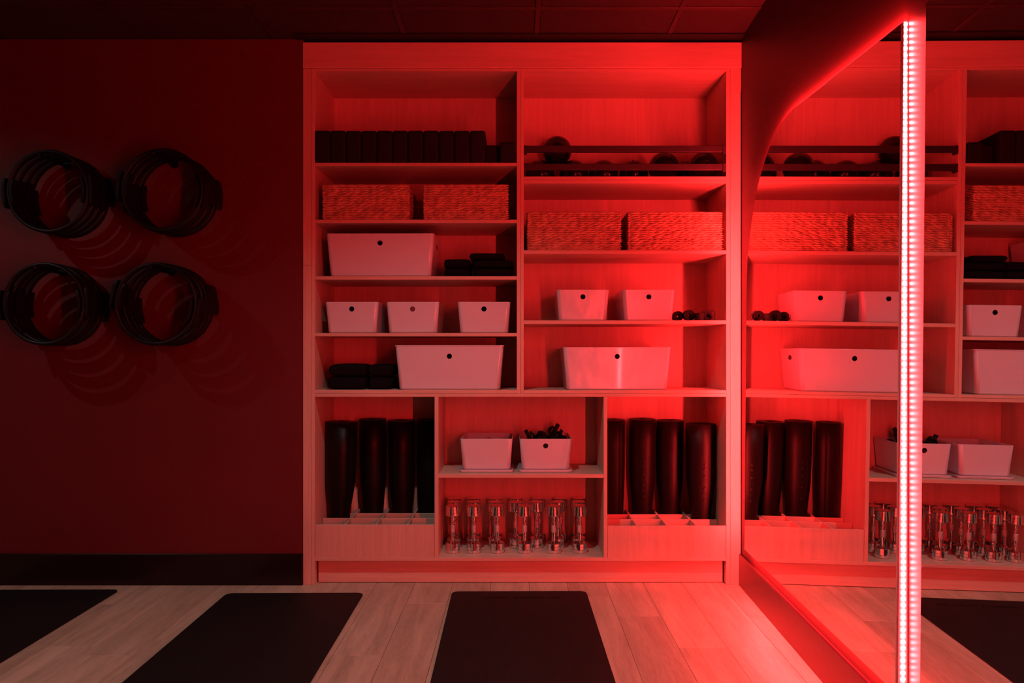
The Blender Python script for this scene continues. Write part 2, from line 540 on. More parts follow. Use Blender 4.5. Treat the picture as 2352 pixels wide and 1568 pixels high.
def mirror(outline, label, led):
    uc = sum(p[0] for p in outline) / len(outline)
    base = MO + UU * uc + VV * (-0.918)
    root = thing('wall_mirror', label, 'mirror', base, group='wall mirrors along the right wall')

    def P(u, v, w):
        return MO + UU * u + VV * v + NRM * w - base
    n = len(outline)
    # signed area -> outward normals in the mirror plane
    A = sum(outline[i][0] * outline[(i + 1) % n][1] - outline[(i + 1) % n][0] * outline[i][1] for i in range(n))
    sg = 1 if A > 0 else -1
    inset = 0.0022
    nor = []
    for i in range(n):
        a, b2, c = outline[i - 1], outline[i], outline[(i + 1) % n]
        d1 = Vector((b2[0] - a[0], b2[1] - a[1])).normalized(); d2 = Vector((c[0] - b2[0], c[1] - b2[1])).normalized()
        n1 = Vector((d1.y, -d1.x)) * sg; n2 = Vector((d2.y, -d2.x)) * sg
        m = (n1 + n2).normalized()
        nor.append(m / max(0.35, m.dot(n1)))
    inner = [(outline[i][0] - nor[i].x * inset, outline[i][1] - nor[i].y * inset) for i in range(n)]
    # silvered face
    face = [P(u, v, 0.0) for u, v in inner]
    me = pymesh('mirror_glass', face, [tuple(range(n))])
    if me.polygons[0].normal.dot(NRM) < 0:
        me.flip_normals()
    link('mirror_glass', me, M_MIRROR, root)
    # polished edge and backing
    v = [P(u, w_, 0.0) for u, w_ in inner] + [P(u, w_, -0.0015) for u, w_ in outline] + [P(u, w_, -0.005) for u, w_ in outline]
    f = []
    for i in range(n):
        j = (i + 1) % n
        f.append((i, j, n + j, n + i)); f.append((n + i, n + j, 2 * n + j, 2 * n + i))
    me = pymesh('polished_edge', v, f)
    bm = bmesh.new(); bm.from_mesh(me); bmesh.ops.recalc_face_normals(bm, faces=bm.faces); bm.to_mesh(me); bm.free()
    link('polished_edge', me, M_GEDGE, root)
    def w_wall(u, v_):
        p = MO + UU * u + VV * v_
        return -(wall_x(p.y) - 0.0006 - p.x)          # just short of the wall
    v = [P(u, w_, -0.005) for u, w_ in inner] + [P(u, w_, w_wall(u, w_)) for u, w_ in inner]
    f = [tuple(range(n)), tuple(range(2 * n - 1, n - 1, -1))]
    f += [(i, (i + 1) % n, n + (i + 1) % n, n + i) for i in range(n)]
    me = pymesh('backing_board', v, f)
    bm = bmesh.new(); bm.from_mesh(me); bmesh.ops.recalc_face_normals(bm, faces=bm.faces); bm.to_mesh(me); bm.free()
    link('backing_board', me, M_DARK, root)
    if not led:
        return root
    # LED tape all round, pointing outwards
    tv, tf, lv, lf = [], [], [], []
    for i in range(n):
        for w in (-0.0055, w_wall(*outline[i]) + 0.0012):
            for off in (0.0005, 0.0022):
                tv.append(P(outline[i][0] + nor[i].x * off, outline[i][1] + nor[i].y * off, w))
    for i in range(n):
        j = (i + 1) % n
        a, b2 = i * 4, j * 4
        tf += [(a + 1, b2 + 1, b2 + 3, a + 3), (a, b2, b2 + 1, a + 1), (a + 2, a + 3, b2 + 3, b2 + 2), (a, a + 2, b2 + 2, b2)]
    step, carry = 1 / 60.0, 0.008
    hs = 0.0027
    for i in range(n):
        a, c = Vector(outline[i]), Vector(outline[(i + 1) % n])
        L = (c - a).length
        d = (c - a) / L
        nn = Vector((d.y, -d.x)) * sg
        s = carry
        while s < L:
            p = a + d * s
            wc = (-0.0055 + w_wall(p.x, p.y)) / 2
            q = []
            for ds, dw, off in ((-1, -1, 0.0038), (1, -1, 0.0038), (1, 1, 0.0038), (-1, 1, 0.0038)):
                q.append(P(p.x + d.x * ds * hs + nn.x * off, p.y + d.y * ds * hs + nn.y * off, wc + dw * hs))
            k = len(lv)
            lv += q
            lf.append((k, k + 1, k + 2, k + 3))
            s += step
        carry = s - L
    me = pymesh('led_tape', tv, tf)
    bm = bmesh.new(); bm.from_mesh(me); bmesh.ops.recalc_face_normals(bm, faces=bm.faces); bm.to_mesh(me); bm.free()
    tape = link('led_tape', me, M_PCB, root)
    tape['label'] = 'glowing red tape light around the mirror edge'
    stuff(link('led_chip', pymesh('led_chip', lv, lf), led, tape))
    return root


mirror(outlineA, 'large mirror with curved top corner and glowing red edge nearest the shelving unit', M_LED)
mirror(outlineB, 'straight-sided mirror without edge light at the right edge of the picture', None)
mirror(outlineC, 'mirror with curved top corner farthest from the shelving unit, outside the picture', M_LED_C)

# ------------------------------------------------------------------ yoga mats on the floor


def floor_mat(pc, ytop, width, length, rz, label, mark=False):
    dist = HC * FPX / (ytop - VPY)
    y1 = dist - DIST
    x = (pc - VPX) * dist / FPX
    root = thing('yoga_mat', label, 'yoga mat', (x, y1, 0.0005), (0, 0, rz), 'black yoga mats laid on the floor')
    bm = bmesh.new()
    w, r, h = width / 2, 0.035, 0.0048
    pts = []
    for cx, cy, a0 in ((w - r, -r, 0), (-w + r, -r, 90), (-w + r, -length + r, 180), (w - r, -length + r, 270)):
        for k in range(9):
            a = math.radians(a0 + k * 90 / 8)
            pts.append((cx + r * math.cos(a), cy + r * math.sin(a)))
    lo = [bm.verts.new((px, py, 0)) for px, py in pts]
    top_f = bm.faces.new(lo)
    ret = bmesh.ops.extrude_face_region(bm, geom=[top_f])
    for g in ret['geom']:
        if isinstance(g, bmesh.types.BMVert):
            g.co.z = h
    bmesh.ops.recalc_face_normals(bm, faces=bm.faces)
    link('mat_sheet', bm_done(bm, 'mat_sheet'), M_MAT, root)
    if mark:
        # worn dark line of lettering across the far end, too faint to read: letter-sized strokes and a small emblem
        random.seed(3)
        v, f = [], []

        def bar(x0, x1, y0, y1):
            k = len(v)
            for q in ((x0, y0), (x1, y0), (x1, y1), (x0, y1)):
                v.append((q[0], q[1], h + 0.0004))
            f.append((k, k + 1, k + 2, k + 3))
        for a, c in ((-0.172, -0.042), (-0.030, -0.002), (0.008, 0.118), (0.136, 0.198)):
            xx = a
            while xx < c - 0.008:
                ww = random.uniform(0.010, 0.015)
                y0, y1_ = -0.106, -0.082
                bar(xx, xx + 0.004, y0, y1_)
                for yy in random.sample([y0, (y0 + y1_) / 2 - 0.002, y1_ - 0.004], 2):
                    bar(xx + 0.004, xx + ww - 0.002, yy, yy + 0.004)
                xx += ww + 0.001
        for k in range(3):
            bar(0.052 + 0.006 * k, 0.056 + 0.006 * k, -0.068 + 0.002 * k, -0.056)
        stuff(link('printed_lettering', pymesh('printed_lettering', v, f), M_PRINT, root))
    return root


floor_mat(1192.5, 1359.5, 0.640, 1.83, 0.010, 'black yoga mat with faint lettering laid in front of the shelf of dumbbells', True)
floor_mat(679, 1363.5, 0.648, 1.83, 0.012, 'black yoga mat second from the left, below the corner of the shelving unit')
floor_mat(122, 1356, 0.640, 1.83, 0.012, 'black yoga mat farthest left, below the black hoops on the wall')

# ------------------------------------------------------------------ hoops on the wall
HR = 0.186


def ring_band():
    # flattened rubber band: wide along the peg, thin outwards
    v, f = [], []
    N, K = 64, 12
    for i in range(N):
        a = 2 * math.pi * i / N
        for k in range(K):
            w = 2 * math.pi * k / K
            r = HR + 0.0095 * math.cos(w)
            y = 0.0170 * math.copysign(abs(math.sin(w)) ** 0.7, math.sin(w))
            v.append((r * math.cos(a), y, r * math.sin(a)))
    for i in range(N):
        j = (i + 1) % N
        for k in range(K):
            k2 = (k + 1) % K
            f.append((i * K + k, j * K + k, j * K + k2, i * K + k2))
    me = pymesh('ring', v, f, True)
    bm = bmesh.new(); bm.from_mesh(me); bmesh.ops.recalc_face_normals(bm, faces=bm.faces); bm.to_mesh(me); bm.free()
    return me


def make_hoop():
    root = bpy.data.objects.new('exercise_hoop', None)
    root.empty_display_size = 0.05
    COL.objects.link(root)
    pts = [(HR * math.cos(2 * math.pi * k / 56), 0, HR * math.sin(2 * math.pi * k / 56)) for k in range(56)]
    link('ring', ring_band(), M_RUB, root)
    for s in (1, -1):
        for kind, rr, half, tk in (('outer_pad', HR + 0.019, 22, 0.014), ('inner_pad', HR - 0.017, 19, 0.012)):
            v, f = [], []
            N = 12
            for i in range(N + 1):
                a = math.radians(-half + 2 * half * i / N)
                e = math.cos(math.radians(90 * (2 * i / N - 1) * 0.93))      # rounded ends
                wy = 0.0225 * (0.75 + 0.25 * min(1, e * 2))
                # the outer pad is a nearly straight plate, the inner one follows the ring
                bend = 0.45 if kind == 'outer_pad' else 1.0
                cx = rr - HR * (1 - math.cos(a)) * bend
                cz = HR * math.sin(a)
                t2 = tk / 2 * (0.55 + 0.45 * min(1, e * 2.2))
                for dx, dy in ((-t2, -wy), (t2, -wy * 0.92), (t2, wy * 0.92), (-t2, wy)):
                    v.append(((cx + dx) * s, dy, cz))
            for i in range(N):
                for k in range(4):
                    q = (i * 4 + k, i * 4 + (k + 1) % 4, (i + 1) * 4 + (k + 1) % 4, (i + 1) * 4 + k)
                    f.append(q if s < 0 else q[::-1])
            f.append((0, 1, 2, 3)); f.append((N * 4 + 3, N * 4 + 2, N * 4 + 1, N * 4))
            me = pymesh(kind, v, f)
            bm = bmesh.new(); bm.from_mesh(me); bmesh.ops.recalc_face_normals(bm, faces=bm.faces); bm.to_mesh(me); bm.free()
            link(kind, me, M_PAD, root)
    return root


hoop0 = make_hoop()
first = True
rng = random.Random(11)
spots = [('upper left', 113, 440), ('upper right', 373, 437), ('lower left', 103, 698), ('lower right', 366, 698)]
ordn = ['frontmost', 'second', 'third', 'rearmost']
for where, px, py in spots:
    x, z = Xat(px, -0.185), Zat(py, -0.185)
    for k in range(4):
        y = -0.185 + k * 0.049
        h = hoop0 if first else copy_tree(hoop0)
        first = False
        ro = rng.uniform(-0.16, 0.10)
        dx, dz = rng.uniform(-0.006, 0.006), 0.0
        if where == 'lower right' and k == 0:
            ro, dx = 0.22, -0.012
        h.location = (x + dx, y, z + dz)
        h.rotation_euler = (rng.uniform(-0.006, 0.006), ro, rng.uniform(-0.008, 0.008))
        tag(h, f'{ordn[k]} black padded exercise hoop in the {where} bundle on the red wall', 'exercise ring', 'exercise hoops hung on the wall')
    pk = thing('wall_peg', f'black wall peg carrying the {where} bundle of hoops', 'wall peg', (x - 0.03, 0.004, z + HR - 0.016), group='pegs for the hoops')
    link('rod', tube_mesh([(0, 0, -0.006), (0, -0.10, -0.006), (0, -0.205, -0.004), (0, -0.218, 0.003)], 0.0065, 10, name='rod'), M_RUB, pk)
    link('wall_plate', lathe([(0.0, 0), (0.020, 0), (0.020, 0.004), (0.0, 0.0045)], 20, 'wall_plate', cap=False), M_RUB, pk).rotation_euler = (math.pi / 2, 0, 0)

# ------------------------------------------------------------------ yoga blocks
blk_me = None


def rounded_block(w, d, h, r=0.011):
    bm = bmesh.new()
    bmesh.ops.create_cube(bm, size=1.0)
    bmesh.ops.scale(bm, vec=(w, d, h), verts=bm.verts)
    bmesh.ops.translate(bm, vec=(0, d / 2, h / 2), verts=bm.verts)
    bmesh.ops.bevel(bm, geom=list(bm.edges), offset=r, segments=3, profile=0.5, affect='EDGES')
    return bm_done(bm, 'yoga_block', False)


ORD = ['first', 'second', 'third', 'fourth', 'fifth', 'sixth', 'seventh', 'eighth', 'ninth', 'tenth', 'eleventh']
bm_tall = rounded_block(0.0755, 0.225, 0.1585)
bm_low = rounded_block(0.0765, 0.225, 0.1035)
zs = Zc(373.5)
for k in range(11):
    o = link('yoga_block', bm_tall, M_BLACK)
    px = 740.9 + 35.6 * k
    o.location = (Xc(px), -0.006 + rng.uniform(-0.002, 0.002), zs + 0.0003)
    o.rotation_euler = (0, 0, rng.uniform(-0.006, 0.006))
    tag(o, f'{ORD[k]} upright black foam block from the left on the top left shelf', 'yoga block', 'foam blocks on the top left shelf')
o = link('yoga_block', bm_low, M_BLACK); o.location = (Xat(1131, 0.06), 0.055, zs + 0.0003); o.rotation_euler = (0, 0, -0.02)
tag(o, 'low black foam block set back between the upright blocks and the last block', 'yoga block', 'foam blocks on the top left shelf')
o = link('yoga_block', bm_low, M_BLACK); o.location = (Xc(1165), 0.0, zs + 0.0003); o.rotation_euler = (0, 0, 0.015)
tag(o, 'low black foam block at the right end of the top left shelf beside the divider', 'yoga block', 'foam blocks on the top left shelf')

# ------------------------------------------------------------------ seagrass baskets


def weave_mesh(w, d, h, rows, seed):
    R = random.Random(seed)
    v, f = [], []
    dz = h / rows
    cr = 0.012
    # perimeter as straight runs (front, right, back, left)
    runs = [((-w / 2, 0), (1, 0), w, (0, -1)), ((w / 2, 0), (0, 1), d, (1, 0)), ((w / 2, d), (-1, 0), w, (0, 1)), ((-w / 2, d), (0, -1), d, (-1, 0))]
    NA, rings = 6, [(-0.999, 0.12), (-0.62, 0.80), (0.0, 1.0), (0.62, 0.80), (0.999, 0.12)]
    for k in range(rows):
        zc = (k + 0.5) * dz
        rs = R.uniform(-0.002, 0.002)
        for (ox, oy), (tx, ty), L, (nx, ny) in runs:
            s = R.uniform(0.0, 0.02)
            while s < L:
                l = R.uniform(0.030, 0.052)
                l = min(l, L - s + 0.006)
                c = Vector((ox + tx * (s + l / 2), oy + ty * (s + l / 2), zc + R.uniform(-0.0008, 0.0008)))
                out = Vector((nx, ny, 0))
                c += out * R.uniform(-0.0012, 0.0012)
                sl = R.uniform(0.06, 0.17)
                t = (Vector((tx, ty, 0)) * math.cos(sl) + Vector((0, 0, 1)) * math.sin(sl)).normalized()
                up = out.cross(t)
                hl, hh, ho = l * 0.70, dz * R.uniform(0.44, 0.53), 0.0078 * R.uniform(0.85, 1.2)
                b0 = len(v)
                for q, m in rings:
                    for a in range(NA):
                        an = 2 * math.pi * a / NA
                        v.append(c + t * hl * q + up * (hh * m * math.cos(an)) + out * (ho * m * math.sin(an)))
                for i in range(len(rings) - 1):
                    for a in range(NA):
                        a2 = (a + 1) % NA
                        f.append((b0 + i * NA + a, b0 + i * NA + a2, b0 + (i + 1) * NA + a2, b0 + (i + 1) * NA + a))
                s += l * 0.93
    return pymesh('weave', v, f, True)


def liner_mesh(w, d, h):
    bm = bmesh.new()
    t = 0.004
    bmesh.ops.create_cube(bm, size=1.0)
    bmesh.ops.scale(bm, vec=(w - 0.004, d - 0.004, h), verts=bm.verts)
    bmesh.ops.translate(bm, vec=(0, d / 2, h / 2), verts=bm.verts)
    top = [fc for fc in bm.faces if fc.normal.z > 0.9][0]
    r = bmesh.ops.inset_region(bm, faces=[top], thickness=t)
    ex = bmesh.ops.extrude_face_region(bm, geom=[top])
    for g in ex['geom']:
        if isinstance(g, bmesh.types.BMVert):
            g.co.z = 0.006
    bmesh.ops.delete(bm, geom=[top], context='FACES')
    bmesh.ops.recalc_face_normals(bm, faces=bm.faces)
    return bm_done(bm, 'liner')


def basket_kind(w, d, h, rows, seed):
    return weave_mesh(w, d, h, rows, seed), liner_mesh(w, d, h - 0.004), w, d, h


def rim_mesh(w, d, h):
    pts = []
    for (x, y) in ((-w / 2, 0), (w / 2, 0), (w / 2, d), (-w / 2, d)):
        pts.append((x, y))
    P = []
    for i in range(4):
        a, c = pts[i], pts[(i + 1) % 4]
        for k in range(10):
            t = 0.02 + 0.96 * k / 9
            P.append((a[0] + (c[0] - a[0]) * t, a[1] + (c[1] - a[1]) * t, h - 0.003 + 0.0012 * math.sin(k * 2.1 + i)))
    return tube_mesh(P, 0.0052, 6, True, 'rim')


def basket(kind, px, ypx, y, rz, label, group):
    wm, lm, w, d, h = kind
    o = thing('seagrass_basket', label, 'basket', (Xat(px, y), y, Zc(ypx) + 0.001), (0, 0, rz), group)
    link('liner', lm, M_SEA, o)
    stuff(link('weave', wm, M_SEA, o))
    link('rim', rim_mesh(w, d, h), M_SEA, o)


KL1 = basket_kind(0.415, 0.300, 0.172, 15, 1)
KL2 = basket_kind(0.408, 0.300, 0.172, 15, 2)
KR1 = basket_kind(0.452, 0.330, 0.189, 17, 3)
KR2 = basket_kind(0.456, 0.330, 0.189, 17, 4)
G = 'woven seagrass baskets on the shelves'
basket(KL1, 840, 504, 0.012, 0.01, 'smaller woven seagrass basket at the left end of the shelf below the foam blocks', G)
basket(KL2, 1069, 504, 0.012, -0.012, 'smaller woven seagrass basket beside the divider below the foam blocks', G)
basket(KR1, 1318, 574.5, 0.014, 0.0, 'larger woven seagrass basket beside the divider below the balls', G)
basket(KR2, 1549.5, 574.5, 0.014, 0.0, 'larger woven seagrass basket at the right end of the shelf below the balls', G)

# ------------------------------------------------------------------ plastic bins


def rrect(w, d, r, seg=5):
    out = []
    for cx, cy, a0 in ((w / 2 - r, d / 2 - r, 0), (-w / 2 + r, d / 2 - r, 90), (-w / 2 + r, -d / 2 + r, 180), (w / 2 - r, -d / 2 + r, 270)):
        for k in range(seg + 1):
            a = math.radians(a0 + 90 * k / seg)
            out.append((cx + r * math.cos(a), cy + r * math.sin(a)))
    return out


def bin_mesh(wt, dt, wb, db, h, holes, hole_drop, rc=0.018):
    th = 0.003
    levels = []        # (w, d, r, z)
    levels.append((wb - 0.012, db - 0.012, rc, 0.0))
    levels.append((wb, db, rc, 0.006))
    levels.append((wt, dt, rc, h - 0.001))
    levels.append((wt - 0.001, dt - 0.001, rc, h))
    levels.append((wt - 2 * th, dt - 2 * th, rc - th, h))
    levels.append((wb - 2 * th, db - 2 * th, rc - th, 0.007))
    levels.append((wb - 0.02, db - 0.02, rc - th, 0.004))
    v, f = [], []
    n = None
    for w, d, r, z in levels:
        p = rrect(w, d, r)
        n = len(p)
        v += [(x, y, z) for x, y in p]
    for i in range(len(levels) - 1):
        for k in range(n):
            k2 = (k + 1) % n
            f.append((i * n + k, i * n + k2, (i + 1) * n + k2, (i + 1) * n + k))
    f.append(tuple(range(n - 1, -1, -1)))
    f.append(tuple((len(levels) - 1) * n + k for k in range(n)))
    me = pymesh('bin_shell', v, f)
    o = bpy.data.objects.new('tmp_bin', me); COL.objects.link(o)
    cut = []
    for side in holes:
        bm = bmesh.new()
        bmesh.ops.create_cone(bm, cap_ends=True, segments=28, radius1=0.013, radius2=0.013, depth=0.09)
        cm = bm_done(bm, 'cut')
        c = bpy.data.objects.new('tmp_cut', cm); COL.objects.link(c)
        z = h - hole_drop
        if side == 'front':
            c.rotation_euler = (math.pi / 2, 0, 0); c.location = (0, -dt / 2, z)
        elif side == 'back':
            c.rotation_euler = (math.pi / 2, 0, 0); c.location = (0, dt / 2, z)
        elif side == 'right':
            c.rotation_euler = (0, math.pi / 2, 0); c.scale = (1, 2.6, 1); c.location = (wt / 2, 0, z)
        else:
            c.rotation_euler = (0, math.pi / 2, 0); c.scale = (1, 2.6, 1); c.location = (-wt / 2, 0, z)
        m = o.modifiers.new('b', 'BOOLEAN'); m.operation = 'DIFFERENCE'; m.object = c; m.solver = 'EXACT'
        cut.append(c)
    bpy.context.view_layer.update()
    dg = bpy.context.evaluated_depsgraph_get()
    res = bpy.data.meshes.new_from_object(o.evaluated_get(dg))
    bpy.data.objects.remove(o)
    for c in cut:
        bpy.data.objects.remove(c)
    res.name = 'bin_shell'
    # move origin: front top edge at y = 0
    for vv in res.vertices:
        vv.co.y += dt / 2
    # smooth only the rounded upright corners
    for p in res.polygons:
        p.use_smooth = abs(p.normal.x) > 0.06 and abs(p.normal.y) > 0.06 and abs(p.normal.z) < 0.3
    res.materials.clear()
    return res


def lid_mesh(w, d, inverted=False):
    prof = [(w - 0.012, d - 0.012, 0.0), (w, d, 0.002), (w, d, 0.007), (w + 0.004, d + 0.004, 0.008), (w + 0.004, d + 0.004, 0.012), (w - 0.004, d - 0.004, 0.0125)]
    v, f = [], []
    for a, c, z in prof:
        p = rrect(a, c, 0.018)
        n = len(p)
        v += [(x, y + d / 2, z) for x, y in p]
    for i in range(len(prof) - 1):
        for k in range(n):
            k2 = (k + 1) % n
            f.append((i * n + k, i * n + k2, (i + 1) * n + k2, (i + 1) * n + k))
    f.append(tuple(range(n - 1, -1, -1))); f.append(tuple((len(prof) - 1) * n + k for k in range(n)))
    return pymesh('lid', v, f)


SM = dict(wt=0.263, dt=0.290, wb=0.240, db=0.268, h=0.1545)
LG = dict(wt=0.536, dt=0.335, wb=0.502, db=0.305, h=0.212)
me_small = bin_mesh(**SM, holes=('front',), hole_drop=0.035)
me_small_back = bin_mesh(**SM, holes=('back',), hole_drop=0.035)
me_large = bin_mesh(**LG, holes=('front', 'left', 'right'), hole_drop=0.046)


def towel_mesh(w, d, h, seed):
    R = random.Random(seed)
    NU, NV = 36, 16
    v, f = [], []

    def sp(c, e):
        return math.copysign(abs(c) ** e, c)
    ph = R.uniform(0, 6)
    for j in range(NV + 1):
        la = -math.pi / 2 + math.pi * j / NV
        for i in range(NU):
            lo = 2 * math.pi * i / NU
            e1, e2 = 0.34, 0.26
            cx = sp(math.cos(la), e1) * sp(math.cos(lo), e2)
            cy = sp(math.cos(la), e1) * sp(math.sin(lo), e2)
            cz = sp(math.sin(la), 0.62)
            g = 1 - 0.035 * abs(math.sin(cz * 4.7 + 0.3)) * (1 if abs(cz) < 0.9 else 0)
            wob = 1 + 0.012 * math.sin(lo * 3 + ph) + 0.01 * math.sin(lo * 5 + cz * 2)
            v.append((cx * w / 2 * g * wob, cy * d / 2 * g * wob + d / 2, (cz * 0.5 + 0.5) * h * (1 + 0.02 * math.sin(cx * 3 + ph) * (cz > 0))))
    for j in range(NV):
        for i in range(NU):
            i2 = (i + 1) % NU
            f.append((j * NU + i, j * NU + i2, (j + 1) * NU + i2, (j + 1) * NU + i))
    return pymesh('folded_towel', v, f, True)


dark_filler_small = towel_mesh(0.226, 0.236, 0.128, 21)
dark_filler_large = towel_mesh(0.485, 0.275, 0.180, 22)


def plastic_bin(me, px, z, y, rz, label, lid=None, full=True):
    o = thing('storage_bin', label, 'bin', (Xat(px, y), y, z), (0, 0, rz), 'white plastic storage bins')
    link('bin_shell', me, M_BIN, o)
    if full:  # unseen black lump added inside so the finger holes look dark
        big = me is me_large
        c = link('hole_dark_filler', dark_filler_large if big else dark_filler_small, M_TOWEL, o, (0, 0.026, 0.008))
        c['label'] = 'added black filler that darkens the bin holes'
    if lid:
        link('lid', lid[0], M_BIN, o, (0, 0, lid[1]))
    return o


plastic_bin(me_large, 872.5, Zc(634) + 0.0004, 0.012, -0.012, 'large pale plastic bin beside the folded black towels under the baskets')
z = Zc(764.5) + 0.0004
plastic_bin(me_small, 807.5, z, 0.02, 0, 'small pale bin at the left end of the row of three')
plastic_bin(me_small, 947.5, z, 0.02, 0, 'small pale bin in the middle of the row of three', full=False)
plastic_bin(me_small, 1111.5, z, 0.02, 0, 'small pale bin at the right end of the row of three, beside the divider')
lid_big = lid_mesh(0.540, 0.339)
plastic_bin(me_large, 1032, Zc(895.5) + 0.0004, 0.014, 0, 'large pale plastic bin with a lid on the lowest long left shelf', (lid_big, 0.2125 - 0.004))
z = Zc(735.5) + 0.0004
plastic_bin(me_small, 1339, z, 0.045, 0, 'small pale bin on the right side shelf, nearer the divider')
plastic_bin(me_small, 1490.5, z, 0.045, 0, 'small pale bin beside the black coiled straps')
plastic_bin(me_large, 1418, Zc(896) + 0.0004, 0.020, 0, 'large pale plastic bin without lid alone in the right bay')
lid_small = lid_mesh(0.267, 0.294)
z = Zc(1088.5)
for px, lab, me in ((1117, 'left', me_small_back), (1253.5, 'right', me_small)):
    l = thing('bin_lid', f'pale plastic lid lying under the {lab} bin above the dumbbells', 'lid', (Xat(px, 0.050), 0.048, z + 0.0004), group='lids under the bins above the dumbbells')
    link('lid', lid_small, M_BIN, l)
    plastic_bin(me, px, z + 0.0132, 0.050, 0, 'small empty pale bin standing on its lid above the dumbbells' if lab == 'left' else 'small pale bin full of black bands above the dumbbells', full=False)

# ------------------------------------------------------------------ piles of black towels
GT = 'folded black towels on the left shelves'


def towel(px0, px1, z, h, y, label, seed, d=0.27):
    y_ = y
    w = (px1 - px0) * (DIST + y) / FPX
    o = link('folded_towel', towel_mesh(w, d, h, seed), M_TOWEL)
    o.location = (Xat((px0 + px1) / 2, y), y_, z)
    tag(o, label, 'towel', GT)


z = Zc(634) + 0.0003
towel(1018, 1080, z, 0.050, 0.06, 'bottom folded black towel of the low pile beside the large bin', 1)
towel(1017, 1081, z + 0.0495, 0.047, 0.06, 'top folded black towel of the low pile beside the large bin', 2)
towel(1083, 1179, z, 0.046, 0.03, 'bottom folded black towel of the tall pile beside the divider', 3)
towel(1082, 1180, z + 0.0455, 0.042, 0.03, 'middle folded black towel of the tall pile beside the divider', 4)
towel(1077, 1160, z + 0.087, 0.036, 0.035, 'top folded black towel of the tall pile beside the divider', 5)
z = Zc(895.5) + 0.0003
towel(748, 839, z, 0.066, 0.035, 'bottom folded black towel of the leftmost pile on the lowest long shelf', 6, 0.25)
towel(751, 840, z + 0.0655, 0.062, 0.035, 'top folded black towel of the leftmost pile on the lowest long shelf', 7, 0.25)
towel(844, 899, z, 0.064, 0.055, 'bottom folded black towel of the pile behind the lidded bin', 8, 0.25)
towel(843, 900, z + 0.0635, 0.062, 0.055, 'top folded black towel of the pile behind the lidded bin', 9, 0.25)

# ------------------------------------------------------------------ balls behind the rails
ball_me = None
bm = bmesh.new(); bmesh.ops.create_uvsphere(bm, u_segments=36, v_segments=20, radius=0.0775); ball_me = bm_done(bm, 'ball', True)
valve_me = lathe([(0.0, 0.0), (0.006, 0.0), (0.006, 0.0012), (0.003, 0.002), (0.0, 0.0016)], 12, 'valve', cap=False)
zsh = Zc(405)
balls = [(1241, 0.29, 0, 'at the left end behind the rails, in the bottom row'), (1318, 0.29, 0, 'second from the left behind the rails, in the bottom row'),
         (1385.5, 0.29, 0, 'third from the left behind the rails, in the bottom row'), (1456, 0.29, 0, 'fourth from the left behind the rails, in the bottom row'),
         (1524.5, 0.135, 0, 'second from the right behind the rails, close to the front'), (1614.5, 0.13, 0, 'at the right end behind the rails, close to the front'),
         (1572, 0.295, 0, 'half hidden at the back between the two front balls'), (1289, 0.29, 1, 'resting on top of the others')]
for px, y, up, where in balls:
    x = Xat(px, y)
    zz = zsh + 0.0778
    if up:
        x1, x2 = Xat(1241, 0.29), Xat(1318, 0.29)
        x = (x1 + x2) / 2
        zz += math.sqrt(max(1e-4, 0.1553 ** 2 - ((x2 - x1) / 2) ** 2))
    o = thing('exercise_ball', f'glossy black exercise ball {where}', 'ball', (x, y, zz), (rng.uniform(-1, 1), rng.uniform(-0.6, 0.6), 0), 'exercise balls behind the rails')
    link('ball_skin', ball_me, M_BALL, o)
    link('valve', valve_me, M_RUB, o, (0, 0, 0.0768))

# ------------------------------------------------------------------ coiled straps on the right shelf
zst = Zc(735.5) + 0.0005
GS = 'rolled black straps on the right shelf'
for px, y, r, h, lying, lab in ((1558, 0.10, 0.026, 0.040, True, 'nearest the small bin'), (1583, 0.07, 0.028, 0.040, True, 'second from the small bin'),
                                (1606, 0.055, 0.024, 0.038, False, 'third from the small bin'), (1624, 0.06, 0.026, 0.036, True, 'nearest the right side panel')):
    o = thing('rolled_strap', f'rolled black strap on the right shelf, {lab}', 'strap', (Xat(px, y), y, zst), group=GS)
    c = link('strap_roll', spiral_roll(0.006, r, h, 4, 1.0, 16, 'strap_roll', 0.9), M_BLACK, o)
    if lying:
        c.rotation_euler = (-math.pi / 2, rng.uniform(0, 3), 0)
        c.location = (0, 0, r * 1.04)
    tl = [(0.01 + 0.004 * k, -0.004 - 0.002 * k, 0.030 * math.exp(-k * 0.3) + 0.004) for k in range(8)]
    link('strap_end', ribbon_mesh(tl, (0, 1, 0.1), 0.018, 0.002, 'strap_end'), M_BLACK, o)
o = thing('cord_loop', 'thin black cord looped beside the rolled straps by the side panel', 'cord', (Xat(1632, 0.06), 0.06, zst))
pts = []
for k in range(26):
    a = math.radians(205 - k * 230 / 25)
    pts.append((0.018 * math.cos(a) + 0.004, 0.01 * math.sin(k * 0.3), 0.026 + 0.0245 * math.sin(a)))
link('cord', tube_mesh(pts, 0.0016, 6, name='cord'), M_RUB, o)

